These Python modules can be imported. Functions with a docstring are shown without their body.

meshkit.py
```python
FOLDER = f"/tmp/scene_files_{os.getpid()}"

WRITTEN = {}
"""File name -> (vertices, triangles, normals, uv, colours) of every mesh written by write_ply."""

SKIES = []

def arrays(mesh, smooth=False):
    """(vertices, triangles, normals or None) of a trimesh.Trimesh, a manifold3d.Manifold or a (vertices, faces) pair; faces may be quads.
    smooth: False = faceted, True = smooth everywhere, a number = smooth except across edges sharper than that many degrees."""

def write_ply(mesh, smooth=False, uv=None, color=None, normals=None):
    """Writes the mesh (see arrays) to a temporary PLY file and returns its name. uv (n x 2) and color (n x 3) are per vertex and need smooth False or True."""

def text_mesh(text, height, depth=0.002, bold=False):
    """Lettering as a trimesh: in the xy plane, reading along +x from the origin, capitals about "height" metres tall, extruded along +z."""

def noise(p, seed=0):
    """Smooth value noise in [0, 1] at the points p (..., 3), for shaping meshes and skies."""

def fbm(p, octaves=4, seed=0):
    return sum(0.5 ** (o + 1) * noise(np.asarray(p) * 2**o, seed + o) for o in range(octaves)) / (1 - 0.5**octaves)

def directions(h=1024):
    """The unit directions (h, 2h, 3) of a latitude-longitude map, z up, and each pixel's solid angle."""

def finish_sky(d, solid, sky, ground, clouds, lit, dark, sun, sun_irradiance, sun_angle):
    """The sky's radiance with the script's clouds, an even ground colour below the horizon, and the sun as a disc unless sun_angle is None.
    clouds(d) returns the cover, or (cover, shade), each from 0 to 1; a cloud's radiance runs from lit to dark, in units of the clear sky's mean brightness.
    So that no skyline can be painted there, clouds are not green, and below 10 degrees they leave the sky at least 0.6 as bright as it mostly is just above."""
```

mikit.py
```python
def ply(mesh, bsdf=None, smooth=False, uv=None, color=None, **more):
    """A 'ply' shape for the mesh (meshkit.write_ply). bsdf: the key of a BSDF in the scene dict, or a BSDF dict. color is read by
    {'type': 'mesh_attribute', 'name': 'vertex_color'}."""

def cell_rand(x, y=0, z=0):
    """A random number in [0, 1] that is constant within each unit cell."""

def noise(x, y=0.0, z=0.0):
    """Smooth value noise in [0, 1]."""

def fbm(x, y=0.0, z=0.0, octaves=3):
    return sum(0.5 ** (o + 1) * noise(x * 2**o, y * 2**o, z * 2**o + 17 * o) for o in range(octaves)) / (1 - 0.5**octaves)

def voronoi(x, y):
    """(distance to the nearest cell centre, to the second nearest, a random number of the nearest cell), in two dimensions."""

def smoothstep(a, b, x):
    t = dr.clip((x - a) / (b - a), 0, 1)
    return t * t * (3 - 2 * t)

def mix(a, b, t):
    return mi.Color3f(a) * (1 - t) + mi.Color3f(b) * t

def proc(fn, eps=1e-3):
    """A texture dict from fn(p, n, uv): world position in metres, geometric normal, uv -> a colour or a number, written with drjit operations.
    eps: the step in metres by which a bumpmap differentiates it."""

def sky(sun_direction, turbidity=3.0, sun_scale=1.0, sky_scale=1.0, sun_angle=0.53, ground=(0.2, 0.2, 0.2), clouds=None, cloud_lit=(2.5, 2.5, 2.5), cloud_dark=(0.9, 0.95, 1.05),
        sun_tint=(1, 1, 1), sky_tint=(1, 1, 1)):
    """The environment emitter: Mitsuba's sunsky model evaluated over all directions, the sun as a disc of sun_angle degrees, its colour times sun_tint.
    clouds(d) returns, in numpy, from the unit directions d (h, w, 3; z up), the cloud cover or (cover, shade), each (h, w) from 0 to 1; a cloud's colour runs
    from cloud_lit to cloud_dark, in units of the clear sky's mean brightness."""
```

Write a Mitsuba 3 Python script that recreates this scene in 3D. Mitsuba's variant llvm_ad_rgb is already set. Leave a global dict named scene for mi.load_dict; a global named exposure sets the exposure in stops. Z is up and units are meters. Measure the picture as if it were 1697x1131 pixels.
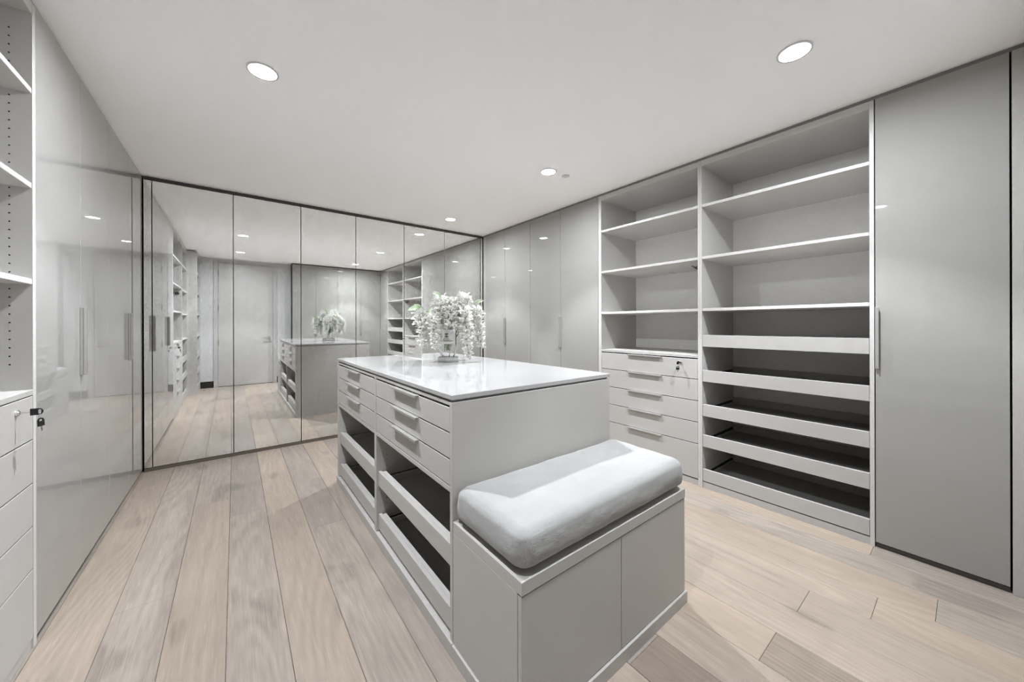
import math
import numpy as np
import trimesh
import shapely.geometry as sg
import drjit as dr
import mitsuba as mi
import mikit
import meshkit
from mikit import noise, fbm, smoothstep, mix, cell_rand

T = mi.ScalarTransform4f
rng = np.random.default_rng(7)
scene, labels = {}, {}

# ------------------------------------------------------------------ camera, light level
F_PX, CX, CY, YAW, ROLL, CAM_Z = 589.32, 849.99, 538.43, 0.6603, -0.0025, 1.25
_fw = np.array([math.sin(YAW), math.cos(YAW), 0.0])
_rt = np.array([math.cos(YAW), -math.sin(YAW), 0.0])
_up = np.array([0, 0, 1.0]) - _rt * ROLL
scene['camera'] = {
    'type': 'perspective', 'fov_axis': 'x', 'fov': math.degrees(2 * math.atan(1697 / 2 / F_PX)),
    'principal_point_offset_x': (CX - 848.5) / 1697, 'principal_point_offset_y': (565.5 - CY) / 1131,
    'near_clip': 0.02, 'far_clip': 50.0,
    'to_world': T().look_at(origin=[0, 0, CAM_Z], target=(_fw + [0, 0, CAM_Z]).tolist(), up=_up.tolist()),
}
exposure = 1.24
LENS = 8.0                     # radiance of a downlight's glowing lens
BEAM, FLOOD = 3.5, 3.3          # intensity of its beam and of its wide spill
LIGHT_TINT = (0.955, 0.995, 1.055)

# ------------------------------------------------------------------ room numbers (metres)
XL, XR, YM, YR, H = -0.619, 2.826, 4.298, -0.424, 2.5285
GAP = 0.0016


def mirror_y(x, z):
    """The mirror wall leans by a fifth of a degree."""
    return YM + 0.0036 * (x - 1) - 0.0041 * (z - 1.25)


# ------------------------------------------------------------------ materials
def const(*c):
    return {'type': 'rgb', 'value': [float(v) for v in c]}


def matte(c, rough=0.45, spec=0.4):
    return {'type': 'principled', 'base_color': c if isinstance(c, dict) else const(*c), 'roughness': rough, 'specular': spec}


def gray_grain(base, amp, sx, sz):
    def fn(p, n, uv):
        g = fbm(p.x * sx + 3.1, p.y * sx + 7.7, p.z * sz)
        return mi.Color3f(*base) * (1 - amp / 2 + amp * g)
    return mikit.proc(fn)


GREIGE = (0.388, 0.377, 0.358)
scene['gloss_lacquer'] = {'type': 'plastic', 'int_ior': 1.52, 'diffuse_reflectance': const(0.306, 0.300, 0.283)}
scene['gloss_lacquer_left'] = {'type': 'plastic', 'int_ior': 1.6, 'diffuse_reflectance': const(0.352, 0.345, 0.328)}
scene['matte_lacquer'] = matte(gray_grain(GREIGE, 0.03, 9.0, 9.0), 0.42)
scene['interior_board'] = matte(gray_grain((0.80, 0.79, 0.775), 0.08, 60.0, 60.0), 0.5)
scene['shelf_board'] = matte(gray_grain((0.49, 0.48, 0.462), 0.03, 9.0, 9.0), 0.45)
scene['tray_lining'] = matte(gray_grain((0.27, 0.265, 0.258), 0.25, 240.0, 240.0), 0.8, 0.2)
scene['dark_gap'] = matte((0.03, 0.03, 0.03), 0.6, 0.2)
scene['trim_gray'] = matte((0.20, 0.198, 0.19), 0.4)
scene['trim_dark'] = matte((0.07, 0.067, 0.062), 0.35)
scene['plinth_dark'] = matte((0.13, 0.11, 0.09), 0.35)
scene['mirror_glass'] = {'type': 'conductor', 'material': 'none', 'specular_reflectance': const(0.95, 0.96, 0.95)}
scene['mirror_edge'] = matte((0.05, 0.048, 0.045), 0.3)
scene['handle_metal'] = {'type': 'principled', 'base_color': const(0.46, 0.45, 0.43), 'roughness': 0.38, 'metallic': 0.6}
scene['chrome'] = {'type': 'roughconductor', 'alpha': 0.12, 'material': 'none', 'specular_reflectance': const(0.78, 0.78, 0.77)}
scene['white_paint'] = matte(gray_grain((0.60, 0.60, 0.60), 0.015, 2.0, 2.0), 0.7, 0.2)
scene['ceiling_paint'] = matte(gray_grain((0.93, 0.93, 0.93), 0.01, 1.5, 1.5), 0.8, 0.2)
scene['door_paint'] = matte((0.49, 0.48, 0.465), 0.35)
scene['black_paint'] = matte((0.018, 0.016, 0.014), 0.4)
scene['black_plastic'] = matte((0.012, 0.012, 0.012), 0.3)


def quartz(p, n, uv):
    v = fbm(p.x * 3.0 + 5, p.y * 3.0, p.z * 3.0)
    s = noise(p.x * 420, p.y * 420, p.z * 420)
    return mi.Color3f(0.40, 0.396, 0.39) * (0.97 + 0.04 * v + 0.02 * (s - 0.5))


scene['quartz'] = {'type': 'plastic', 'int_ior': 1.55, 'diffuse_reflectance': mikit.proc(quartz)}


def linen(p, n, uv):
    a = noise(p.x * 700, p.y * 90, p.z * 260)
    b = noise(p.x * 90, p.y * 700, p.z * 260)
    c = fbm(p.x * 14, p.y * 14, p.z * 14)
    return mi.Color3f(0.305, 0.304, 0.297) * (0.90 + 0.07 * a + 0.07 * b + 0.07 * c)


def linen_h(p, n, uv):
    return 0.0006 * (noise(p.x * 500, p.y * 120, p.z * 300) + noise(p.x * 120, p.y * 500, p.z * 300)) + 0.003 * fbm(p.x * 26, p.y * 26, p.z * 26)


scene['linen'] = {'type': 'bumpmap', 'arbitrary': mikit.proc(linen_h, 1e-3), 'scale': 1.0,
                  'bsdf': {'type': 'principled', 'base_color': mikit.proc(linen), 'roughness': 0.9, 'specular': 0.1, 'sheen': 0.3}}


def oak(tone, shift):
    tone = np.array(tone)

    def fn(p, n, uv):
        x, y = p.x + shift, p.y + 1.7 * shift
        ring = dr.sin((x * 14.0 + fbm(x * 3.2, y * 0.55, shift + 5, 2) * 22.0) * 6.2832)
        fine = fbm(x * 110.0, y * 11.0, shift, 3)
        pore = smoothstep(0.60, 0.85, noise(x * 420.0, y * 11.0, shift))
        cloud = fbm(x * 6.0 + 9, y * 1.6, 3 + shift, 3)
        knot = smoothstep(0.74, 0.86, noise(x * 9.0 + 4, y * 3.2, 11 + shift))
        v = 1.0 + 0.055 * ring * smoothstep(0.30, 0.6, cloud) + 0.26 * (fine - 0.5) + 0.36 * (cloud - 0.5) + 0.12 * pore - 0.16 * knot
        return mi.Color3f(*(0.95 * tone).tolist()) * dr.clip(v, 0.3, 1.4)
    return fn


TONES = [(0.326, 0.272, 0.223), (0.303, 0.263, 0.224), (0.276, 0.240, 0.206), (0.338, 0.276, 0.221), (0.228, 0.187, 0.151)]
for _i, _t in enumerate(TONES):
    scene[f'oak_{_i}'] = {'type': 'principled', 'base_color': mikit.proc(oak(_t, 3.7 * _i + 0.3)), 'roughness': 0.42, 'specular': 0.35}
scene['subfloor'] = matte((0.05, 0.04, 0.035), 0.9, 0.1)
scene['vase_glass'] = {'type': 'thindielectric', 'int_ior': 1.5}
scene['smoky_crystal'] = {'type': 'dielectric', 'int_ior': 1.52, 'specular_transmittance': const(0.76, 0.77, 0.76)}


def petal_c(p, n, uv):
    return mi.Color3f(0.80, 0.80, 0.765) * (0.88 + 0.14 * noise(p.x * 90, p.y * 90, p.z * 90))


def leaf_c(p, n, uv):
    t = noise(p.x * 35, p.y * 35, p.z * 35)
    return mix((0.27, 0.36, 0.22), (0.58, 0.63, 0.50), t)


scene['petal'] = {'type': 'principledthin', 'base_color': mikit.proc(petal_c), 'roughness': 0.6, 'diff_trans': 0.5}
scene['leaf'] = {'type': 'principledthin', 'base_color': mikit.proc(leaf_c), 'roughness': 0.5, 'diff_trans': 0.4}
scene['stem_green'] = matte((0.20, 0.26, 0.13), 0.6)
scene['card_pale'] = matte((0.62, 0.62, 0.60), 0.3)
scene['lens_back'] = matte((0.9, 0.9, 0.9), 0.5)


# ------------------------------------------------------------------ mesh helpers
def box(x0, x1, y0, y1, z0, z1, c=0.0008):
    x0, x1 = min(x0, x1), max(x0, x1)
    y0, y1 = min(y0, y1), max(y0, y1)
    c = min(c, (x1 - x0) / 3, (y1 - y0) / 3, (z1 - z0) / 3)
    pts = []
    for sx in (0, 1):
        for sy in (0, 1):
            for sz in (0, 1):
                q = np.array([(x0, x1)[sx], (y0, y1)[sy], (z0, z1)[sz]])
                inn = np.array([1 - 2 * sx, 1 - 2 * sy, 1 - 2 * sz]) * c
                for k in range(3):
                    m = inn.copy()
                    m[k] = 0
                    pts.append(q + m)
    return trimesh.convex.convex_hull(np.array(pts))


def join(*m):
    return trimesh.util.concatenate(list(m))


def hull(pts):
    return trimesh.convex.convex_hull(np.array(pts, float))


def cyl(r, h, at, axis=(0, 0, 1), n=24):
    m = trimesh.creation.cylinder(radius=r, height=h, sections=n)
    m.apply_transform(trimesh.geometry.align_vectors([0, 0, 1], axis))
    m.apply_translation(at)
    return m


def tube(path, r0, r1=None, n=7):
    p = np.asarray(path, float)
    r = np.linspace(r0, r0 if r1 is None else r1, len(p))
    t = np.gradient(p, axis=0)
    t /= np.linalg.norm(t, axis=1, keepdims=True) + 1e-12
    a = np.cross(t, np.where(np.abs(t[:, 2:]) < 0.9, [0, 0, 1.0], [1.0, 0, 0]))
    a /= np.linalg.norm(a, axis=1, keepdims=True)
    b = np.cross(t, a)
    g = np.arange(n) * 2 * np.pi / n
    v = (p[:, None] + r[:, None, None] * (np.cos(g)[None, :, None] * a[:, None] + np.sin(g)[None, :, None] * b[:, None])).reshape(-1, 3)
    f = []
    for i in range(len(p) - 1):
        for j in range(n):
            k = (j + 1) % n
            f += [[i * n + j, i * n + k, (i + 1) * n + k], [i * n + j, (i + 1) * n + k, (i + 1) * n + j]]
    e = len(v)
    v = np.vstack([v, p[:1], p[-1:]])
    for j in range(n):
        k = (j + 1) % n
        f += [[e, k, j], [e + 1, (len(p) - 1) * n + j, (len(p) - 1) * n + k]]
    return trimesh.Trimesh(v, f, process=False)


def numbered(key):
    if key not in used:
        used.add(key)
        return key
    i = 1
    while f'{key}_{i:03d}' in used:
        i += 1
    used.add(f'{key}_{i:03d}')
    return f'{key}_{i:03d}'


used = set()


def thing(name, label, cat, group=None):
    k = numbered(name)
    labels[k] = {'label': label, 'category': cat}
    if group:
        labels[k]['group'] = group
    return k


def part(parent, name, mesh, bsdf, smooth=False, label=None, kind=None, **more):
    k = numbered(f'{parent}__{name}')
    scene[k] = mikit.ply(mesh, bsdf, smooth=smooth, **more)
    if label or kind:
        labels[k] = {}
        if label:
            labels[k]['label'] = label
        if kind:
            labels[k]['kind'] = kind
    return k


def single(name, mesh, bsdf, label, cat, group=None, smooth=False, **more):
    k = thing(name, label, cat, group)
    scene[k] = mikit.ply(mesh, bsdf, smooth=smooth, **more)
    return k


def struct(name, mesh, bsdf, label):
    k = numbered(name)
    scene[k] = mikit.ply(mesh, bsdf)
    labels[k] = {'label': label, 'kind': 'structure'}
    return k


class Front:
    """Boxes given along a cabinet front: u along Y, w depth behind the front (negative = proud), z."""

    def __init__(self, x0, s):
        self.x0, self.s = x0, s

    def x(self, w):
        return self.x0 + self.s * w

    def box(self, u0, u1, w0, w1, z0, z1, c=0.0008):
        return box(self.x(w0), self.x(w1), u0, u1, z0, z1, c)


class Back(Front):
    """The same for a front that faces along Y: u along X."""

    def box(self, u0, u1, w0, w1, z0, z1, c=0.0008):
        return box(u0, u1, self.x(w0), self.x(w1), z0, z1, c)


RIGHT, LEFT = Front(XR, 1), Front(XL, -1)
DEEP = 0.60

# ------------------------------------------------------------------ the room
fl = struct('floor', box(XL - 0.7, XR + 0.7, YR - 0.1, YM + 0.7, -0.12, -0.0145, 0), 'subfloor', 'floor of pale limed oak planks')
struct('ceiling', box(XL - 0.7, XR + 0.7, YR - 0.1, YM + 0.7, H, H + 0.12, 0), 'ceiling_paint', 'smooth white ceiling')
struct('wall_left', box(XL - 0.72, XL - 0.62, YR - 0.1, YM + 0.7, -0.01, H, 0), 'white_paint', 'wall behind the left cabinets')
struct('wall_right', box(XR + 0.62, XR + 0.72, YR - 0.1, YM + 0.7, -0.01, H, 0), 'white_paint', 'wall behind the right cabinets')
struct('wall_back', box(XL - 0.72, XR + 0.72, YM + 0.60, YM + 0.7, -0.01, H, 0), 'white_paint', 'wall behind the mirrored wardrobes')
DX0, DX1, DZ1 = -0.224, 0.664, 2.45
FX0, FX1, FZ1 = -0.296, 0.738, 2.487
struct('wall_rear', join(box(XL - 0.72, FX0, YR - 0.1, YR, -0.01, H, 0), box(FX1, XR + 0.72, YR - 0.1, YR, -0.01, H, 0),
                         box(FX0, FX1, YR - 0.1, YR, FZ1, H, 0)), 'white_paint', 'white wall around the room door')
struct('baseboard_rear', join(box(-0.488, FX0 - 0.001, YR + 0.0005, YR + 0.014, 0.0, 0.125, 0.002), box(FX1 + 0.001, 0.98, YR + 0.0005, YR + 0.014, 0.0, 0.125, 0.002)), 'black_paint', 'black baseboard')

dk = numbered('door_1')
scene[dk] = mikit.ply(box(DX0, DX1, YR - 0.045, YR - 0.004, 0.008, DZ1 - 0.004, 0.002), 'door_paint')
labels[dk] = {'label': 'tall flush pale door', 'kind': 'structure'}
part(dk, 'frame', join(box(FX0, DX0 - 0.003, YR - 0.09, YR + 0.012, 0, FZ1, 0.002), box(DX1 + 0.003, FX1, YR - 0.09, YR + 0.012, 0, FZ1, 0.002),
                       box(DX0 - 0.003, DX1 + 0.003, YR - 0.09, YR + 0.012, DZ1, FZ1, 0.002)), 'door_paint')
for z in (2.234, 1.552, 0.876):
    part(dk, 'hinge', cyl(0.007, 0.10, (DX0 - 0.001, YR + 0.006, z), n=10), 'trim_dark', True, label='dark steel hinge')
part(dk, 'handle', join(cyl(0.026, 0.008, (0.60, YR + 0.001, 0.952), (0, 1, 0)), cyl(0.009, 0.05, (0.60, YR + 0.026, 0.952), (0, 1, 0), 12),
                        box(0.485, 0.611, YR + 0.044, YR + 0.058, 0.942, 0.961, 0.003)), 'chrome', 30, label='steel lever handle on a round rose')

# planks: columns of one width; where the butt joints lie was read from the photograph
PITCH, X0 = 0.1955, -0.42
BUTT = {-1: 3.71, 0: 2.27, 1: 3.27, 2: 2.95, 3: 3.44, 4: 2.47, 5: 3.01, 6: 2.2, 7: 1.1, 8: 0.767, 9: 1.9, 10: 0.481, 11: 1.7, 12: 0.46, 13: 0.257, 14: 0.088, 15: 1.95, 16: 0.33}
TONE = {(8, 1): 2, (10, 0): 4, (10, 1): 3, (15, 1): 1, (15, 0): 1, (16, 0): 2, (16, 1): 3, (14, 0): 1, (14, 1): 3, (12, 1): 0, (9, 1): 0, (9, 0): 0, (11, 0): 0, (11, 1): 0, (8, 0): 4,
        (-1, 0): 0, (0, 0): 1, (0, 1): 1, (1, 0): 0, (1, 1): 1, (2, 0): 1, (2, 1): 2, (3, 0): 0, (3, 1): 0, (4, 0): 1, (4, 1): 2, (5, 0): 2, (5, 1): 0}
for c in range(-2, 17):
    xa, xb = max(X0 + c * PITCH, XL - 0.04), min(X0 + (c + 1) * PITCH, XR + 0.07)
    if xb - xa < 0.02:
        continue
    b = BUTT.get(c, 1.5)
    cuts = [YR - 0.09] + [v for v in (b - 2.15, b, b + 2.15) if YR + 0.1 < v < YM - 0.05] + [YM + 0.05]
    first = cuts.index(b)
    for i in range(len(cuts) - 1):
        k = i - first + 1          # 0: in front of the known joint, 1: beyond it
        tone = TONE.get((c, k), int(rng.integers(0, 4)))
        part(fl, 'plank', box(xa + 0.0006, xb - 0.0006, cuts[i] + 0.0005, cuts[i + 1] - 0.0005, -0.0145, 0.0 - 0.0003 * rng.random(), 0.0014), f'oak_{tone}')

# filler strips between the cabinets and the ceiling
struct('trim_1', LEFT.box(YR, YM + 0.03, 0.008, DEEP, 2.508, H, 0.0005), 'matte_lacquer', 'slim filler strip above the left cabinets')
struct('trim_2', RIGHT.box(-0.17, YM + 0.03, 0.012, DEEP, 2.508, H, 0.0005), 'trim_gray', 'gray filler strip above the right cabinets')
struct('trim_3', box(XL + 0.001, XR - 0.001, YM + 0.014, YM + 0.05, 2.494, H, 0.0005), 'trim_dark', 'dark header strip above the mirrors')
struct('trim_4', box(0.99, XR + 0.1, YR + 0.005, -0.17 - 0.012, 2.508, H, 0.0005), 'trim_dark', 'dark filler strip above the rear wardrobes')


# ------------------------------------------------------------------ downlights
def downlight(x, y, label, dim=1.0):
    t = thing('downlight', label, 'ceiling light', 'recessed ceiling downlights')
    ring = trimesh.creation.annulus(r_min=0.0605, r_max=0.068, height=0.006, sections=48)
    ring.apply_translation([x, y, H - 0.003])
    part(t, 'trim_ring', ring, 'white_paint', 30)
    # a shallow glass that sags a little below its ring
    th, rr = np.linspace(0, 2 * np.pi, 40, endpoint=False), np.linspace(0, 0.0604, 6)[1:]
    v = [[x, y, H - 0.0105]] + [[x + r * math.cos(a), y + r * math.sin(a), H - 0.0105 + 0.0047 * (r / 0.0604) ** 2] for r in rr for a in th]
    f = [[0, 1 + (j + 1) % 40, 1 + j] for j in range(40)]
    for i in range(4):
        for j in range(40):
            a, b = 1 + i * 40 + j, 1 + i * 40 + (j + 1) % 40
            f += [[a, b, a + 40], [b, b + 40, a + 40]]
    m = trimesh.Trimesh(np.array(v), np.array(f), process=False)
    if m.face_normals[:, 2].mean() > 0:
        m.invert()
    part(t, 'lens', m, 'lens_back', True, label='glowing white lens',
         emitter={'type': 'area', 'sampling_weight': 0.05, 'radiance': const(*[LENS * c for c in LIGHT_TINT])})
    for nm, inten, full, cut, weight in (('beam', dim * BEAM, 35, 42, 0.5), ('spill', dim * FLOOD, 36, 87, 1.0)):
        scene[f'{t}__{nm}'] = {'type': 'spot', 'intensity': const(*[inten * c for c in LIGHT_TINT]), 'beam_width': float(full), 'cutoff_angle': float(cut), 'sampling_weight': weight,
                               'to_world': T().look_at(origin=[x, y, H - 0.0125], target=[x, y, 0], up=[0, 1, 0])}


downlight(0.113, 2.175, 'recessed downlight over the left aisle, the large one at the upper left of the photo')
downlight(2.075, 0.50, 'recessed downlight near the tall glossy door at the upper right of the photo')
downlight(2.068, 2.15, 'recessed downlight in front of the open shelves, second along the right row')
downlight(2.06, 3.84, 'recessed downlight closest to the mirrors, farthest along the right row')
downlight(0.105, 0.60, 'recessed downlight near the room door, seen only in the mirror', 0.6)


_th = np.linspace(0, math.pi / 2, 7)
_cap = trimesh.creation.revolve(np.c_[0.034 * np.sin(_th), -0.010 * np.cos(_th)].tolist() + [[0.034, 0.0], [0.0, 0.0]], sections=32)
_cap.apply_translation([2.249, 2.125, H - 0.0005])
if _cap.volume < 0:
    _cap.invert()
single('sprinkler_cover', _cap, 'white_paint', 'small round white cover on the ceiling beside the second right downlight', 'ceiling cover', smooth=40)


# ------------------------------------------------------------------ glossy wardrobes
def edge_pull(fr, parent, u, side, z0=1.0, z1=1.342):
    """A slim metal pull along the door's edge; side = +1 towards larger u."""
    a = sorted((u, u + side * 0.011))
    part(parent, 'handle', join(fr.box(a[0], a[1], -0.016, 0.0, z0, z1, 0.0015), fr.box(*sorted((u + side * 0.009, u + side * 0.015)), -0.022, -0.013, z0, z1, 0.001)), 'handle_metal',
         label='slim metal edge pull')


def wardrobe(fr, us, handles, label, bsdf='gloss_lacquer', deep=DEEP, group=None, toe=0.031, top=2.505):
    """Doors between successive us; handles: {door index: which edge (-1 low, +1 high)}."""
    t = thing('wardrobe', label, 'wardrobe', group)
    lo, hi = min(us), max(us)
    part(t, 'body', fr.box(lo + 0.001, hi - 0.001, 0.0235, deep, 0.05, top - 0.001, 0), 'dark_gap', label='dark carcass behind the doors')
    part(t, 'plinth', fr.box(lo + 0.001, hi - 0.001, 0.018, 0.04, 0.0, 0.049, 0), 'trim_dark', label='dark recessed plinth')
    for i in range(len(us) - 1):
        a, b = sorted((us[i], us[i + 1]))
        d = part(t, 'door', fr.box(a + GAP, b - GAP, 0.0, 0.022, toe, top, 0.0012), bsdf)
        if i in handles:
            s = handles[i]
            edge_pull(fr, d, (b - GAP) if s > 0 else (a + GAP), -s)
    return t


wardrobe(LEFT, [2.256, 2.768, 3.282], {0: 1, 1: -1}, 'high gloss light gray two door wardrobe on the left wall beside the shelves with keys', 'gloss_lacquer_left')
wardrobe(LEFT, [3.282, 3.797, YM - 0.012], {0: 1, 1: -1}, 'high gloss light gray two door wardrobe in the left corner against the mirrors', 'gloss_lacquer_left')
wardrobe(RIGHT, [4.226, 3.768, 3.258], {0: -1, 1: 1}, 'glossy greige two door wardrobe in the right corner against the mirrors')
wardrobe(RIGHT, [3.258, 2.752, 2.2385], {0: -1, 1: 1}, 'glossy greige two door wardrobe between the corner wardrobe and the open shelves')
wardrobe(RIGHT, [0.3225, -0.1175], {0: 1}, 'single tall glossy gray wardrobe door at the right edge, beside the pull-out trays')
REAR = Back(-0.17, -1)
wardrobe(REAR, [0.992, 1.432, 1.868], {0: 1, 1: -1}, 'glossy wardrobe beside the room door, seen in the mirror', deep=0.245)
wardrobe(REAR, [1.868, 2.362, 2.822], {0: 1, 1: -1}, 'glossy wardrobe in the rear corner, seen in the mirror behind the island', deep=0.245)
single('filler_panel', join(RIGHT.box(-0.168, -0.1225, 0.0, 0.02, 0.0, 2.505, 0.001)), 'matte_lacquer', 'narrow gray filler strip at the far right edge of the photo', 'panel')
single('filler_panel', join(RIGHT.box(4.228, YM - 0.006, 0.004, 0.022, 0.0, 2.505, 0.001)), 'matte_lacquer', 'narrow gray filler strip between the corner wardrobe and the mirrors', 'panel')

# ------------------------------------------------------------------ mirrored wardrobes
mx = [-0.560, -0.011, 0.548, 1.093, 1.660, 2.215, 2.789]
mlab = ['wardrobe with two floor to ceiling mirror doors at the left end of the mirror wall',
        'wardrobe with two floor to ceiling mirror doors in the middle of the mirror wall',
        'wardrobe with two floor to ceiling mirror doors at the right end, behind the flowers']


def mirror_box(x0, x1, y0, y1, z0, z1):
    m = trimesh.creation.box(bounds=[[x0, y0, z0], [x1, y1, z1]])
    m.vertices[:, 1] += [mirror_y(x, z) - YM for x, _, z in m.vertices]
    return m


def mirror_door(t, a, b):
    d = part(t, 'door', mirror_box(a + 0.0008, b - 0.0008, YM + 0.0045, YM + 0.024, 0.033, 2.492), 'mirror_edge', label='dark edged door')
    part(d, 'mirror_pane', mirror_box(a + 0.0035, b - 0.0035, YM, YM + 0.0040, 0.0355, 2.490), 'mirror_glass', label='clear mirror pane')


for i in range(3):
    t = thing('mirrored_wardrobe', mlab[i], 'mirror')
    a, b = mx[2 * i], mx[2 * i + 2]
    part(t, 'body', box(a + 0.002, b - 0.002, YM + 0.04, YM + 0.58, 0.034, 2.49, 0), 'dark_gap', label='dark carcass')
    part(t, 'plinth', box(a + 0.0005, b - 0.0005, YM + 0.008, YM + 0.03, 0.0, 0.032, 0), 'plinth_dark', label='dark plinth')
    mirror_door(t, a, mx[2 * i + 1])
    mirror_door(t, mx[2 * i + 1], b)
for a, b, lb in ((XL + 0.006, mx[0], 'narrow mirror strip in the left corner of the mirror wall'), (mx[-1], XR - 0.004, 'narrow mirror strip in the right corner of the mirror wall')):
    t = thing('mirror_strip', lb, 'mirror')
    mirror_door(t, a, b)
    part(t, 'plinth', box(a + 0.0005, b - 0.0005, YM + 0.008, YM + 0.03, 0.0, 0.032, 0), 'plinth_dark', label='dark plinth')


# ------------------------------------------------------------------ open cabinets
def lip_pull(fr, parent, u0, u1, z):
    part(parent, 'handle', join(fr.box(u0, u1, -0.0160, 0.012, z - 0.0015, z + 0.0015, 0.0004), fr.box(u0, u1, -0.018, -0.0150, z - 0.0090, z + 0.0015, 0.0005)), 'handle_metal', label='thin metal lip pull')


def drawer(fr, t, u0, u1, z0, z1, lock=None, hw=0.323):
    d = part(t, 'drawer', fr.box(u0 + GAP, u1 - GAP, 0.001, 0.02, z0 + 0.0018, z1 - 0.0036, 0.0012), 'matte_lacquer')
    um = (u0 + u1) / 2
    lip_pull(fr, d, um - hw / 2, um + hw / 2, z1 - 0.0020)
    if lock:
        part(d, 'lock', join(cyl(0.0105, 0.006, (fr.x(-0.002), lock[0], lock[1]), (1, 0, 0)), cyl(0.0075, 0.009, (fr.x(-0.0035), lock[0], lock[1]), (1, 0, 0))), 'chrome', 30, label='round metal cam lock')
    return d


def tray(fr, t, u0, u1, z0, z1, depth, w0=0.003, inner=0.0, rail=0.036, side=0.008):
    """A shallow tray behind a full-width front; with inner > 0 a second, tray-wide wall stands behind the front."""
    g = 0.002
    walls = [fr.box(u0 + side, u0 + side + 0.012, w0 + 0.0185, depth, z0 + 0.008, z0 + rail), fr.box(u1 - side - 0.012, u1 - side, w0 + 0.0185, depth, z0 + 0.008, z0 + rail),
             fr.box(u0 + side, u1 - side, depth - 0.014, depth, z0 + 0.008, z1 - 0.012)]
    if inner:
        walls.append(fr.box(u0 + 0.018, u1 - 0.018, w0 + 0.0185, w0 + 0.0185 + inner, z0 + 0.008, z1 - 0.001))
    k = part(t, 'pull_out_tray', join(*walls), 'matte_lacquer', label='open shallow pull-out tray')
    part(k, 'front', fr.box(u0 + g, u1 - g, w0, w0 + 0.018, z0, z1, 0.0012), 'matte_lacquer')
    part(k, 'lining', fr.box(u0 + side + 0.0125, u1 - side - 0.0125, w0 + 0.019 + inner, depth - 0.0145, z0 + 0.01, z0 + 0.022, 0), 'tray_lining', label='dark gray tray bottom')
    for a, b in ((u0 + 0.0005, u0 + side - 0.0005), (u1 - side + 0.0005, u1 - 0.0005)):
        part(k, 'runner', fr.box(a, b, w0 + 0.03, depth - 0.02, z0 + 0.012, z0 + 0.05, 0), 'dark_gap', label='dark drawer runner')
    return k


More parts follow.
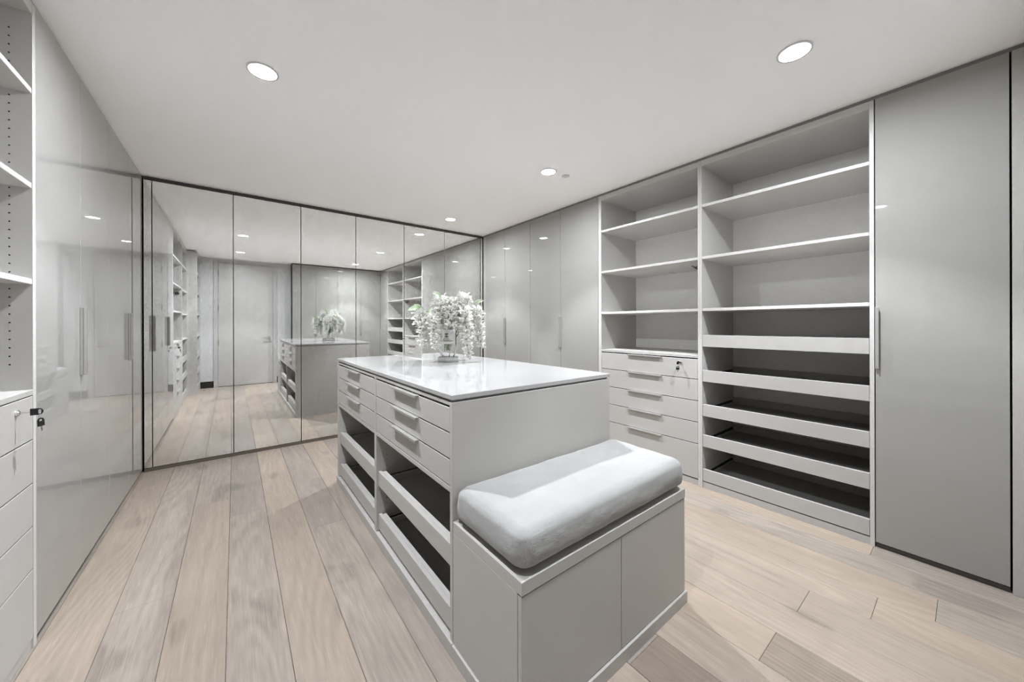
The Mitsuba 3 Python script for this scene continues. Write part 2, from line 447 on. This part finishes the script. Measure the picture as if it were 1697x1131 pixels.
def pins(fr, u, ws, z0, z1):
    m = []
    for w in ws:
        for z in np.arange(z0, z1, 0.032):
            c = trimesh.creation.cylinder(radius=0.0027, height=0.0012, sections=7)
            c.apply_transform(trimesh.geometry.align_vectors([0, 0, 1], [0, 1, 0]))
            c.apply_translation([fr.x(w), u, z])
            m.append(c)
    return join(*m)


def shelving(fr, u0, u1, label, shelves, trays=(), drawers=(), slab=None, lock=None, th=0.018, ta=None, tb=None, deep=DEEP, top=2.505, open_top=2.462, pin=True, name='shelving_unit', cat='shelving unit'):
    t = thing(name, label, cat)
    ta, tb = ta or th, tb or th
    a, b = u0 + ta, u1 - tb
    part(t, 'side_panel', fr.box(u0, a, 0, deep, 0.0, top), 'shelf_board')
    part(t, 'side_panel', fr.box(b, u1, 0, deep, 0.0, top), 'shelf_board')
    part(t, 'top_panel', fr.box(a + 0.0002, b - 0.0002, 0.001, deep, open_top, top), 'shelf_board')
    part(t, 'plinth', fr.box(a + 0.0002, b - 0.0002, 0.006, 0.024, 0.0, 0.044), 'matte_lacquer')
    part(t, 'bottom_panel', fr.box(a + 0.0002, b - 0.0002, 0.026, deep - 0.013, 0.026, 0.044), 'interior_board')
    part(t, 'back_panel', fr.box(a + 0.0002, b - 0.0002, deep - 0.012, deep, 0.044, open_top), 'interior_board')
    for z in shelves:
        part(t, 'shelf', fr.box(a + 0.0005, b - 0.0005, 0.002, deep - 0.0125, z - 0.021, z, 0.001), 'shelf_board')
    if slab:
        part(t, 'shelf', fr.box(a + 0.0003, b - 0.0003, 0.0, deep - 0.0125, slab - 0.02, slab, 0.001), 'matte_lacquer')
    for i in range(len(drawers) - 1):
        drawer(fr, t, a, b, drawers[i + 1], drawers[i], lock if i == 0 else None)
    if drawers:
        part(t, 'drawer_recess', fr.box(a + 0.0003, b - 0.0003, 0.0225, 0.03, drawers[-1], slab - 0.0205, 0), 'dark_gap', label='dark gap behind the drawer fronts')
    for z0, z1 in trays:
        tray(fr, t, a, b, z0, z1, deep - 0.03)
    if pin:
        lo = (slab or (max(z for _, z in trays) if trays else 0.2)) + 0.1
        ws = (0.055, deep - 0.07)
        part(t, 'pin_hole', join(pins(fr, a + 0.0003, ws, lo, open_top - 0.06), pins(fr, b - 0.0003, ws, lo, open_top - 0.06)), 'black_plastic', kind='stuff', label='rows of dark shelf pin holes')
    return t


SH = [2.168, 1.769, 1.371]
DR = [0.982, 0.823, 0.657, 0.491, 0.324, 0.051]
TR = [(1.078, 1.168), (0.811, 0.899), (0.547, 0.638), (0.313, 0.404), (0.051, 0.143)]
ua = shelving(RIGHT, 1.2708, 2.2365, 'open gray shelves over five drawers on the right wall, behind the island', SH, drawers=DR, slab=1.007, lock=(1.42, 0.943), ta=0.0145, tb=0.034, pin=False)
ub = shelving(RIGHT, 0.3252, 1.2702, 'wide open gray shelves over five pull-out trays, next to the tall right door', SH, trays=TR, ta=0.0188, tb=0.0145, pin=False)
uc = shelving(LEFT, 1.1462, 2.2545, 'open gray shelves over locked drawers at the left edge of the photo', [2.172, 1.804, 1.432], drawers=[0.982, 0.81, 0.641, 0.474, 0.31, 0.040], slab=1.003, lock=(2.093, 0.936), tb=0.026)
ud = shelving(LEFT, 0.335, 1.1455, 'open gray shelves over pull-out trays on the left wall, seen only in the mirror', [2.172, 1.79, 1.41, 1.01], trays=[(0.63, 0.72), (0.36, 0.45), (0.051, 0.143)], pin=False)
part(uc, 'hanging_rod', cyl(0.012, 1.06, (XL - 0.16, 1.70, 1.715), (0, 1, 0), 14), 'chrome', True, label='metal hanging rod')
REARLEFT = Front(-0.49, -1)
ue = shelving(REARLEFT, YR + 0.016, 0.3342, 'shelving unit with a plain gray end panel near the room door, in the mirror', [2.149, 1.79, 1.42, 1.04], trays=[(0.645, 0.735), (0.36, 0.45), (0.051, 0.143)], pin=False, deep=0.728)


# ------------------------------------------------------------------ island
IX0, IX1, IY0, IY1 = 0.645, 1.600, 1.1935, 3.089
ISL = Front(IX0, 1)
it = thing('island_cabinet', 'matte greige closet island with drawers and open pull-out trays on its long side', 'island')
part(it, 'end_panel', box(IX0, IX1, IY0, 1.2135, 0.0, 0.956), 'matte_lacquer')
part(it, 'end_panel', box(IX0, IX1, 3.049, IY1, 0.0, 0.956), 'matte_lacquer')
part(it, 'divider', ISL.box(2.1065, 2.1415, 0.0, 0.5, 0.054, 0.956), 'matte_lacquer')
part(it, 'long_panel', box(IX1 - 0.018, IX1, 1.214, 3.0485, 0.0, 0.956), 'matte_lacquer')
part(it, 'counter_support', box(IX0 + 0.010, IX1 - 0.010, IY0 + 0.010, IY1 - 0.010, 0.9563, 0.9648, 0), 'trim_gray', label='shadow gap rail under the worktop')
part(it, 'plinth', join(box(0.6375, 0.66, 1.19, IY1 + 0.003, 0.0, 0.0525, 0.001)), 'matte_lacquer')
for u0, u1 in ((1.2137, 2.1063), (2.1417, 3.0488)):
    part(it, 'top_rail', ISL.box(u0, u1, 0.001, 0.5, 0.942, 0.956), 'matte_lacquer')
    part(it, 'middle_rail', ISL.box(u0, u1, 0.0, 0.5, 0.612, 0.6325), 'matte_lacquer')
    part(it, 'bottom_panel', ISL.box(u0, u1, 0.017, 0.5, 0.034, 0.052), 'interior_board')
    part(it, 'back_panel', ISL.box(u0, u1, 0.5005, 0.514, 0.05, 0.942), 'interior_board')
    part(it, 'drawer_recess', ISL.box(u0, u1, 0.026, 0.03, 0.633, 0.9415, 0), 'dark_gap', label='dark gap behind the drawer fronts')
    for z0, z1 in ((0.838, 0.936), (0.7375, 0.838), (0.634, 0.7375)):
        drawer(ISL, it, u0, u1, z0, z1, hw=0.306)
    for z0, z1 in ((0.315, 0.400), (0.066, 0.153)):
        tray(ISL, it, u0, u1, z0, z1, 0.48, w0=0.012, inner=0.020, rail=0.05, side=0.018)
    part(it, 'pin_hole', join(pins(ISL, u0 + 0.0003, (0.06,), 0.2, 0.6), pins(ISL, u1 - 0.0003, (0.06,), 0.2, 0.6)), 'black_plastic', kind='stuff', label='rows of dark shelf pin holes')

single('countertop', box(0.6415, 1.603, 1.1915, 3.0915, 0.965, 0.985, 0.0022), 'quartz', 'polished white stone worktop on the island under the vase', 'countertop')

# ------------------------------------------------------------------ bench and cushion
bt = thing('storage_bench', 'low greige storage bench with two flat doors against the end of the island', 'bench')
BX0, BX1, BY0, BY1 = 0.6455, 1.5985, 0.785, 1.1905
part(bt, 'seat_slab', box(BX0, BX1, BY0, BY1, 0.470, 0.510, 0.001), 'matte_lacquer')
part(bt, 'side_panel', box(BX0, BX0 + 0.018, 0.8055, BY1, 0.0515, 0.4695), 'matte_lacquer')
part(bt, 'side_panel', box(BX1 - 0.018, BX1, 0.8055, BY1, 0.0515, 0.4695), 'matte_lacquer')
part(bt, 'body', box(BX0 + 0.0185, BX1 - 0.0185, 0.807, BY1 - 0.002, 0.0515, 0.469, 0), 'dark_gap', label='dark carcass behind the doors')
part(bt, 'door', box(BX0 + 0.001, 1.1215, 0.787, 0.8045, 0.0535, 0.4655, 0.001), 'matte_lacquer')
part(bt, 'door', box(1.1245, BX1 - 0.001, 0.787, 0.8045, 0.0535, 0.4655, 0.001), 'matte_lacquer')
part(bt, 'plinth', box(0.6375, 1.6040, 0.7786, 1.1895, 0.0, 0.0505, 0.001), 'matte_lacquer')


def cushion_mesh():
    cx, cy, hx, hy, h, z0 = 1.127, 0.987, 0.477, 0.197, 0.132, 0.5115
    n = (96, 44, 18)
    m = trimesh.creation.box(extents=[2, 2, 2])
    vs, fs = [], []
    for ax in range(3):
        for s in (-1, 1):
            a, b = [k for k in range(3) if k != ax]
            ga, gb = np.linspace(-1, 1, n[a] + 1), np.linspace(-1, 1, n[b] + 1)
            A, B = np.meshgrid(ga, gb, indexing='ij')
            v = np.zeros((A.size, 3))
            v[:, a], v[:, b], v[:, ax] = A.ravel(), B.ravel(), s
            i, j = np.meshgrid(np.arange(n[a]), np.arange(n[b]), indexing='ij')
            q = np.stack([i * (n[b] + 1) + j, (i + 1) * (n[b] + 1) + j, (i + 1) * (n[b] + 1) + j + 1, i * (n[b] + 1) + j + 1], -1).reshape(-1, 4)
            f = np.vstack([q[:, [0, 1, 2]], q[:, [0, 2, 3]]])
            if (s > 0) == (ax == 1):
                f = f[:, ::-1]
            fs.append(f + sum(len(x) for x in vs))
            vs.append(v)
    m = trimesh.Trimesh(np.vstack(vs), np.vstack(fs), process=False)
    m.merge_vertices(digits_vertex=6)
    v = np.array(m.vertices)
    half = np.array([hx, hy, h / 2])
    p = v * half
    r, rc = 0.036, 0.045
    # round the upright corners first, then the top and bottom edges
    inn = np.clip(p[:, :2], -(half[:2] - rc), half[:2] - rc)
    d = p[:, :2] - inn
    L = np.linalg.norm(d, axis=1, keepdims=True)
    lim = np.maximum(np.abs(d).max(1, keepdims=True), 1e-9)
    p[:, :2] = inn + d / np.maximum(L, 1e-9) * lim
    edge = np.minimum(hx - np.abs(v[:, 0] * hx), hy - np.abs(v[:, 1] * hy))
    top = np.abs(v[:, 2]) > 0.999
    # superelliptic profile of the height towards the rim
    q = np.clip(1 - edge / 0.045, 0, 1)
    p[:, 2] = np.where(top, np.sign(v[:, 2]) * half[2] * (1 - 0.30 * q ** 2.6), p[:, 2] * (1 - 0.30))
    side = ~top
    bulge = 0.007 * (1 - v[:, 2] ** 2)
    out = np.where(side[:, None], d / np.maximum(L, 1e-9), 0)
    p[:, :2] += out * bulge[:, None] * side[:, None]
    # soft crown and creases
    crown = (1 - v[:, 0] ** 2) * (1 - v[:, 1] ** 2)
    p[:, 2] += np.where(v[:, 2] > 0.9, 0.004 * crown, np.where(v[:, 2] < -0.9, 0.010 * (1 - crown) * q, 0))
    p += [cx, cy, z0 + h / 2]
    nz = meshkit.fbm(np.c_[p[:, 0] * 7, p[:, 1] * 7, p[:, 2] * 11]) if hasattr(meshkit, 'fbm') else 0
    nz = np.asarray(nz) - np.mean(nz)
    m.vertices = p
    vn = m.vertex_normals
    low = p[:, 2] < z0 + 0.012
    m.vertices = p + vn * (nz * 0.009)[:, None] * (~low)[:, None]
    vv = np.array(m.vertices)
    vv[:, 2] = np.maximum(vv[:, 2], 0.5107)
    vv[:, 1] = np.minimum(vv[:, 1], 1.1895)
    m.vertices = vv
    trimesh.smoothing.filter_taubin(m, iterations=6)
    if m.volume < 0:
        m.invert()
    return m


single('seat_cushion', cushion_mesh(), 'linen', 'thick off-white linen cushion lying on the storage bench', 'cushion', smooth=True)


# ------------------------------------------------------------------ keys
def key_mesh(head, down, across, n, size=0.022, blade=0.03):
    """Key head (a rounded plate with a hole) and its blade. head: centre; down: direction of the blade; n: plate normal."""
    down, across, n = (np.array(v, float) / np.linalg.norm(v) for v in (down, across, n))
    plate = sg.box(-size / 2, -size * 0.55, size / 2, size * 0.28).union(sg.Point(0, size * 0.2).buffer(size * 0.5, 12))
    hole = sg.box(-size * 0.24, size * 0.28, size * 0.24, size * 0.42).buffer(size * 0.08)
    m = trimesh.creation.extrude_polygon(plate.difference(hole), 0.004)
    m.apply_translation([0, 0, -0.002])
    bl = trimesh.creation.box(bounds=[[-0.0035, -size * 0.55 - blade, -0.001], [0.0035, -size * 0.5, 0.001]])
    M = np.eye(4)
    M[:3, 0], M[:3, 1], M[:3, 2], M[:3, 3] = across, -down, n, head
    m.apply_transform(M)
    bl.apply_transform(M)
    if np.linalg.det(M[:3, :3]) < 0:
        m.invert(), bl.invert()
    return m, bl


def keys(fr, u, z, label, size=0.024):
    t = thing('key_pair', label, 'keys')
    s = -fr.s
    x = fr.x(-0.044)
    h, b = key_mesh((x, u, z), (fr.s, 0, 0), (0, 0, 1), (0, 1, 0), size, 0.022)
    part(t, 'key_head', h, 'black_plastic', label='black plastic key head')
    part(t, 'key_blade', b, 'chrome')
    h, b = key_mesh((fr.x(-0.056), u - 0.004, z - 0.040), (0.05, 0.02, -1), (0.35 * s, 1, 0), (1, -0.35 * s, 0), size, 0.018)
    part(t, 'key_head', h, 'black_plastic', label='black plastic key head')
    part(t, 'key_blade', b, 'chrome')
    a = np.linspace(0, 2 * np.pi, 25)
    part(t, 'key_ring', tube(np.c_[fr.x(-0.054) + 0.003 * np.sin(a), u + 0.010 * np.cos(a) - 0.002, z - 0.014 + 0.017 * np.sin(a)], 0.0009, n=6), 'chrome', True, label='thin metal key ring')


keys(LEFT, 2.093, 0.936, 'pair of black headed keys in the drawer lock at the left edge of the photo')
keys(RIGHT, 1.42, 0.943, 'pair of black headed keys in the top drawer lock on the right wall')


def hung_keys(fr, u, z, w, side, label):
    t = thing('key_pair', label, 'keys')
    y = u + side * 0.012
    part(t, 'lock', cyl(0.008, 0.012, (fr.x(w), u + side * 0.006, z), (0, 1, 0)), 'chrome', 30)
    for dx, dz, tilt in ((0.0, 0.0, 0.3), (-0.012 * fr.s, -0.012, -0.5)):
        h, b = key_mesh((fr.x(w) + dx, y + side * (0.018 + 0.02 * (dz < 0)), z + dz), (0, -side * 0.7, tilt), (1, 0.1, 0.2), (0.1, tilt, side * 0.7), 0.042, 0.016)
        part(t, 'key_head', h, 'black_plastic')
        part(t, 'key_blade', b, 'chrome')


hung_keys(RIGHT, 1.2853, 1.712, 0.075, 1, 'small black keys at the divider under the second shelf on the right wall')
hung_keys(LEFT, 1.1642, 1.722, 0.06, 1, 'small black keys at the shelf divider on the left wall, seen in the mirror')

# ------------------------------------------------------------------ vase and flowers
VX, VY, VZ = 1.205, 2.285, 0.9851
FACE = math.atan2(-VY, -VX)          # the way from the vase to the middle of the aisle
ca, sa = math.cos(-YAW + 0.12), math.sin(-YAW + 0.12)


def vloc(a, b, c):
    """a across, b away from the viewer's side, c up: axes of the vase, which stands turned on the worktop."""
    return np.array([VX + ca * a - sa * b, VY + sa * a + ca * b, VZ + c])


vt = thing('glass_vase', 'clear flared glass vase on a square crystal foot holding the white flowers', 'vase')
foot = hull([vloc(a, b, c) for a in (-0.07, 0.07) for b in (-0.055, 0.055) for c in (0.0, 0.034)] + [vloc(a, b, 0.038) for a in (-0.066, 0.066) for b in (-0.051, 0.051)])
part(vt, 'foot', foot, 'smoky_crystal', label='square crystal foot')


def flare(h0, h1, w0, w1, d0, d1, n=10, seg=8, solid=False):
    v, f = [], []
    for i in range(n + 1):
        s = i / n
        w, d = w0 + (w1 - w0) * s ** 0.85, d0 + (d1 - d0) * s ** 0.85
        poly = []
        for k in range(4):
            sx, sy = ((1, 1), (-1, 1), (-1, -1), (1, -1))[k]
            r = 0.012
            for j in range(seg):
                a = math.pi / 2 * (k + j / (seg - 1))
                poly.append(((w - r) * sx + r * math.cos(a), (d - r) * sy + r * math.sin(a)))
        v += [vloc(a, b, h0 + (h1 - h0) * s) for a, b in poly]
    q = 4 * seg
    for i in range(n):
        for j in range(q):
            k = (j + 1) % q
            f += [[i * q + j, i * q + k, (i + 1) * q + k], [i * q + j, (i + 1) * q + k, (i + 1) * q + j]]
    if solid:
        c0, c1 = len(v), len(v) + 1
        v += [vloc(0, 0, h0), vloc(0, 0, h1)]
        for j in range(q):
            k = (j + 1) % q
            f += [[c0, k, j], [c1, n * q + j, n * q + k]]
    m = trimesh.Trimesh(np.array(v), np.array(f), process=False)
    if solid and m.volume < 0:
        m.invert()
    return m


part(vt, 'bowl', flare(0.0385, 0.128, 0.034, 0.076, 0.030, 0.060), 'vase_glass', True, label='clear flaring bowl')
ribs = [tube([vloc(sx * (0.036 + 0.040 * s ** 0.85), sy * (0.031 + 0.029 * s ** 0.85), 0.039 + 0.088 * s) for s in np.linspace(0, 1, 8)], 0.0035, n=6) for sx, sy in ((-1, -1), (1, -1), (0.25, -1.02), (-1, 1), (1, 1))]
for rb in ribs:
    part(vt, 'rib', rb, 'smoky_crystal', True, label='thick glass rib')

card = thing('emblem_card', 'small pale square plaque with a dark round emblem standing between flowers and vase', 'plaque')
cb = [vloc(a, b, c) for a in (-0.046, 0.052) for b in (-0.040, -0.028) for c in (0.129, 0.232)]
part(card, 'plate', hull(cb), 'card_pale')
part(card, 'back', hull([vloc(a, b, c) for a in (-0.045, 0.051) for b in (-0.0275, -0.025) for c in (0.13, 0.231)]), 'black_plastic', label='black back')
part(card, 'edge', hull([vloc(a, b, c) for a in (0.0525, 0.058) for b in (-0.040, -0.026) for c in (0.110, 0.236)]), 'trim_dark', label='dark edge')
em = []
for s in (-1, 1):
    a = np.linspace(0.7, 2 * np.pi - 0.7, 22) if s > 0 else np.linspace(0.7, 2 * np.pi - 0.7, 22) + np.pi
    em.append(tube([vloc(-0.010 - s * -0.006 + 0.0115 * math.cos(q), -0.0405, 0.190 + 0.0115 * math.sin(q)) for q in a], 0.0026, n=6))
for zz, l in ((0.168, 0.022), (0.158, 0.028), (0.150, 0.045)):
    em.append(tube([vloc(-0.010 - l, -0.0405, zz), vloc(-0.010 + l, -0.0405, zz)], 0.0016, n=5))
part(card, 'emblem', join(*em), 'black_plastic', label='two dark interlocking rings over short lines')


def petal_unit():
    """A small drooping pea flower: a standard and two keels, thin cupped sheets."""
    vs, fs = [], []
    for (yaw, tilt, w, l) in ((0, 0.5, 1.0, 1.0), (2.2, -0.3, 0.7, 0.8), (-2.2, -0.3, 0.7, 0.8)):
        g = []
        for i in range(4):
            s = i / 3
            wid = w * 0.52 * math.sin(math.pi * (0.18 + 0.70 * s))
            for j in (-1, 0, 1):
                x, y, z = l * s, wid * j, 0.28 * abs(j) * w - 0.35 * s * s + tilt * s
                g.append((x * math.cos(yaw) - y * math.sin(yaw), x * math.sin(yaw) + y * math.cos(yaw), z))
        o = len(vs)
        vs += g
        for i in range(3):
            for j in range(2):
                a = o + i * 3 + j
                fs += [[a, a + 1, a + 4], [a, a + 4, a + 3]]
    return np.array(vs), np.array(fs)


PV, PF = petal_unit()


def leaf_mesh(base, direction, up, length, width, bend):
    d = np.array(direction, float) / np.linalg.norm(direction)
    s = np.cross(d, up)
    s /= np.linalg.norm(s)
    u = np.cross(s, d)
    v, f = [], []
    n = 9
    for i in range(n + 1):
        t = i / n
        w = width / 2 * (math.sin(math.pi * t ** 0.8) ** 0.9 if 0 < t < 1 else 0.0)
        c = np.array(base) + d * length * t - u * bend * length * t * t
        for j in (-1, -0.5, 0, 0.5, 1):
            v.append(c + s * w * j + u * w * 0.35 * abs(j))
    for i in range(n):
        for j in range(4):
            a = i * 5 + j
            f += [[a, a + 1, a + 6], [a, a + 6, a + 5]]
    return trimesh.Trimesh(np.array(v), np.array(f), process=False)


def spray(top, tip, r0, r1, count, label, group, rs, crown=0.0):
    """A stem that leaves the vase, arches over at top and hangs to tip, with florets along the hanging part."""
    t = thing('flower_spray', label, 'flower', group)
    top, tip = np.array(top), np.array(tip)
    root = vloc(rs.uniform(-0.02, 0.02), rs.uniform(-0.015, 0.015), 0.082)
    lip = vloc(*(0.35 * np.array([(top - vloc(0, 0, 0)) @ [ca, sa, 0], (top - vloc(0, 0, 0)) @ [-sa, ca, 0]]).clip(-0.12, 0.12)), 0.15)
    P = np.array([root, lip, top + [0, 0, 0.02], tip])
    s = np.linspace(0, 1, 22)[:, None]
    path = np.vstack([(1 - s) ** 2 * P[0] + 2 * s * (1 - s) * P[1] + s ** 2 * P[2], ((1 - s) * P[2] + s * P[3])[1:]])
    part(t, 'stem', tube(path[::2], 0.0024, 0.0012, 6), 'stem_green', True, label='thin green stem')
    vs, fs = [], []
    for k in range(count):
        q = (k + rs.random()) / count
        c = (1 - q) * P[2] + q * P[3]
        rad = (r0 + (r1 - r0) * q) * (1 if q > 0.12 else 0.55 + 4 * q)
        a = k * 2.4 + rs.normal() * 0.3
        el = rs.uniform(-0.5, 0.8)
        o = np.array([math.cos(a) * math.cos(el), math.sin(a) * math.cos(el), math.sin(el)])
        pos = c + o * rad * rs.uniform(0.62, 1.0)
        size = rs.uniform(0.021, 0.030) * (1 - 0.30 * q)
        e1 = o
        e2 = np.cross([0, 0, 1.0], e1)
        e2 /= np.linalg.norm(e2) + 1e-9
        e3 = np.cross(e1, e2)
        roll = rs.uniform(-0.8, 0.8)
        e2, e3 = e2 * math.cos(roll) + e3 * math.sin(roll), e3 * math.cos(roll) - e2 * math.sin(roll)
        vs.append(pos + size * (PV[:, :1] * e1 + PV[:, 1:2] * e2 + PV[:, 2:] * e3))
        fs.append(PF + k * len(PV))
    part(t, 'blossoms', trimesh.Trimesh(np.vstack(vs), np.vstack(fs), process=False), 'petal', True, label='small white blossoms', kind='stuff')


fr_ = np.random.default_rng(21)
for lb, a, b, c, a2, b2, c2, r0, r1, n in (
        ('white flower spray hanging lowest on the far left of the vase', -0.19, -0.06, 0.335, -0.155, -0.07, 0.115, 0.052, 0.024, 95),
        ('white flower spray hanging over the front left rim of the vase, beside the plaque', -0.10, -0.09, 0.30, -0.075, -0.10, 0.105, 0.044, 0.022, 80),
        ('longest white flower spray, its tip almost touching the worktop right of the vase', 0.115, -0.08, 0.36, 0.145, -0.09, 0.035, 0.055, 0.018, 120),
        ('white flower spray hanging on the far right of the bouquet, by the mirror edge', 0.20, 0.00, 0.36, 0.235, -0.01, 0.105, 0.045, 0.022, 90),
        ('white flower spray hanging behind the longest one, at the back right of the vase', 0.15, 0.10, 0.33, 0.17, 0.13, 0.14, 0.05, 0.022, 80),
        ('white flower spray hanging at the back left of the vase, seen in the mirror', -0.13, 0.10, 0.32, -0.15, 0.12, 0.12, 0.05, 0.022, 80),
        ('white flower spray hanging straight back towards the mirrors, behind the plaque', 0.0, 0.12, 0.32, 0.01, 0.15, 0.15, 0.05, 0.022, 75),
        ('round white flower head at the top left of the bouquet', -0.055, -0.03, 0.43, -0.03, -0.05, 0.30, 0.060, 0.056, 90),
        ('round white flower head in the middle of the bouquet, right above the plaque', 0.035, -0.05, 0.37, 0.02, -0.065, 0.235, 0.068, 0.052, 105),
        ('round white flower head at the top right of the bouquet', 0.115, -0.01, 0.445, 0.105, -0.03, 0.31, 0.056, 0.052, 90),
        ('round white flower head between the two upper ones of the bouquet', 0.035, 0.0, 0.415, 0.03, -0.02, 0.31, 0.056, 0.052, 90),
        ('round white flower head at the back right of the bouquet, below the top', 0.085, 0.085, 0.37, 0.09, 0.10, 0.22, 0.06, 0.05, 75),
        ('round white flower head at the back left of the bouquet, below the top', -0.075, 0.08, 0.37, -0.075, 0.10, 0.22, 0.06, 0.05, 75),
        ('round white flower head at the back of the bouquet, facing the mirrors', 0.0, 0.05, 0.40, 0.0, 0.07, 0.26, 0.06, 0.052, 75)):
    spray(vloc(a, b, c), vloc(a2, b2, c2), r0, r1, int(n * 1.35), lb, 'white flower sprays in the vase', fr_)


def sprig(root, tip, leaves, label):
    t = thing('leaf_sprig', label, 'foliage')
    a, b = vloc(*root), vloc(*tip)
    s = np.linspace(0, 1, 14)[:, None]
    mid = (a + b) / 2 + [0, 0, 0.05]
    path = (1 - s) ** 2 * a + 2 * s * (1 - s) * mid + s ** 2 * b
    part(t, 'stem', tube(path, 0.0026, 0.0012, 6), 'stem_green', True)
    for q, dv, l, w in leaves:
        i = int(q * 13)
        d = vloc(*dv) - vloc(0, 0, 0)
        part(t, 'leaf', leaf_mesh(path[i], d, np.array([0, 0, 0.55]) - 0.8 * _fw, l, w * 1.15, 0.2), 'leaf', True)


sprig((0, 0, 0.085), (-0.20, -0.05, 0.385), [(1, (-1, -0.2, -0.15), 0.075, 0.038), (0.95, (-0.75, 0.0, 0.75), 0.065, 0.034), (0.85, (-0.3, -0.5, 0.5), 0.07, 0.036), (0.75, (0.2, -0.2, 0.9), 0.075, 0.038), (0.7, (0.5, -0.7, 0.1), 0.06, 0.034), (0.6, (-0.4, -0.8, -0.2), 0.06, 0.034)],
      'pale green leafy sprig reaching out on the left of the bouquet')
sprig((0, 0, 0.085), (-0.05, 0.02, 0.46), [(1, (-0.6, 0, 0.6), 0.075, 0.03), (0.95, (0.9, -0.1, 0.5), 0.07, 0.042), (0.85, (0.8, -0.6, 0.3), 0.07, 0.04), (0.75, (-0.5, -0.6, 0.3), 0.06, 0.03)],
      'pale green leafy sprig rising from the top of the bouquet')
sprig((0, 0, 0.085), (0.185, 0.02, 0.42), [(1, (0.8, -0.2, 0.35), 0.075, 0.03), (0.9, (0.4, -0.6, -0.3), 0.06, 0.036), (0.75, (-0.3, -0.2, 0.9), 0.07, 0.024), (0.7, (0.5, 0.5, 0.2), 0.06, 0.035)],
      'pale green leafy sprig on the right of the bouquet')
sprig((0, 0, 0.085), (0.0, 0.11, 0.37), [(1, (0.3, 0.9, 0.1), 0.07, 0.036), (0.9, (-0.7, 0.6, 0.3), 0.07, 0.036), (0.8, (0.7, 0.5, 0.4), 0.07, 0.034), (0.7, (-0.2, 0.8, -0.3), 0.06, 0.03)],
      'pale green leafy sprig at the back of the bouquet, seen in the mirror')
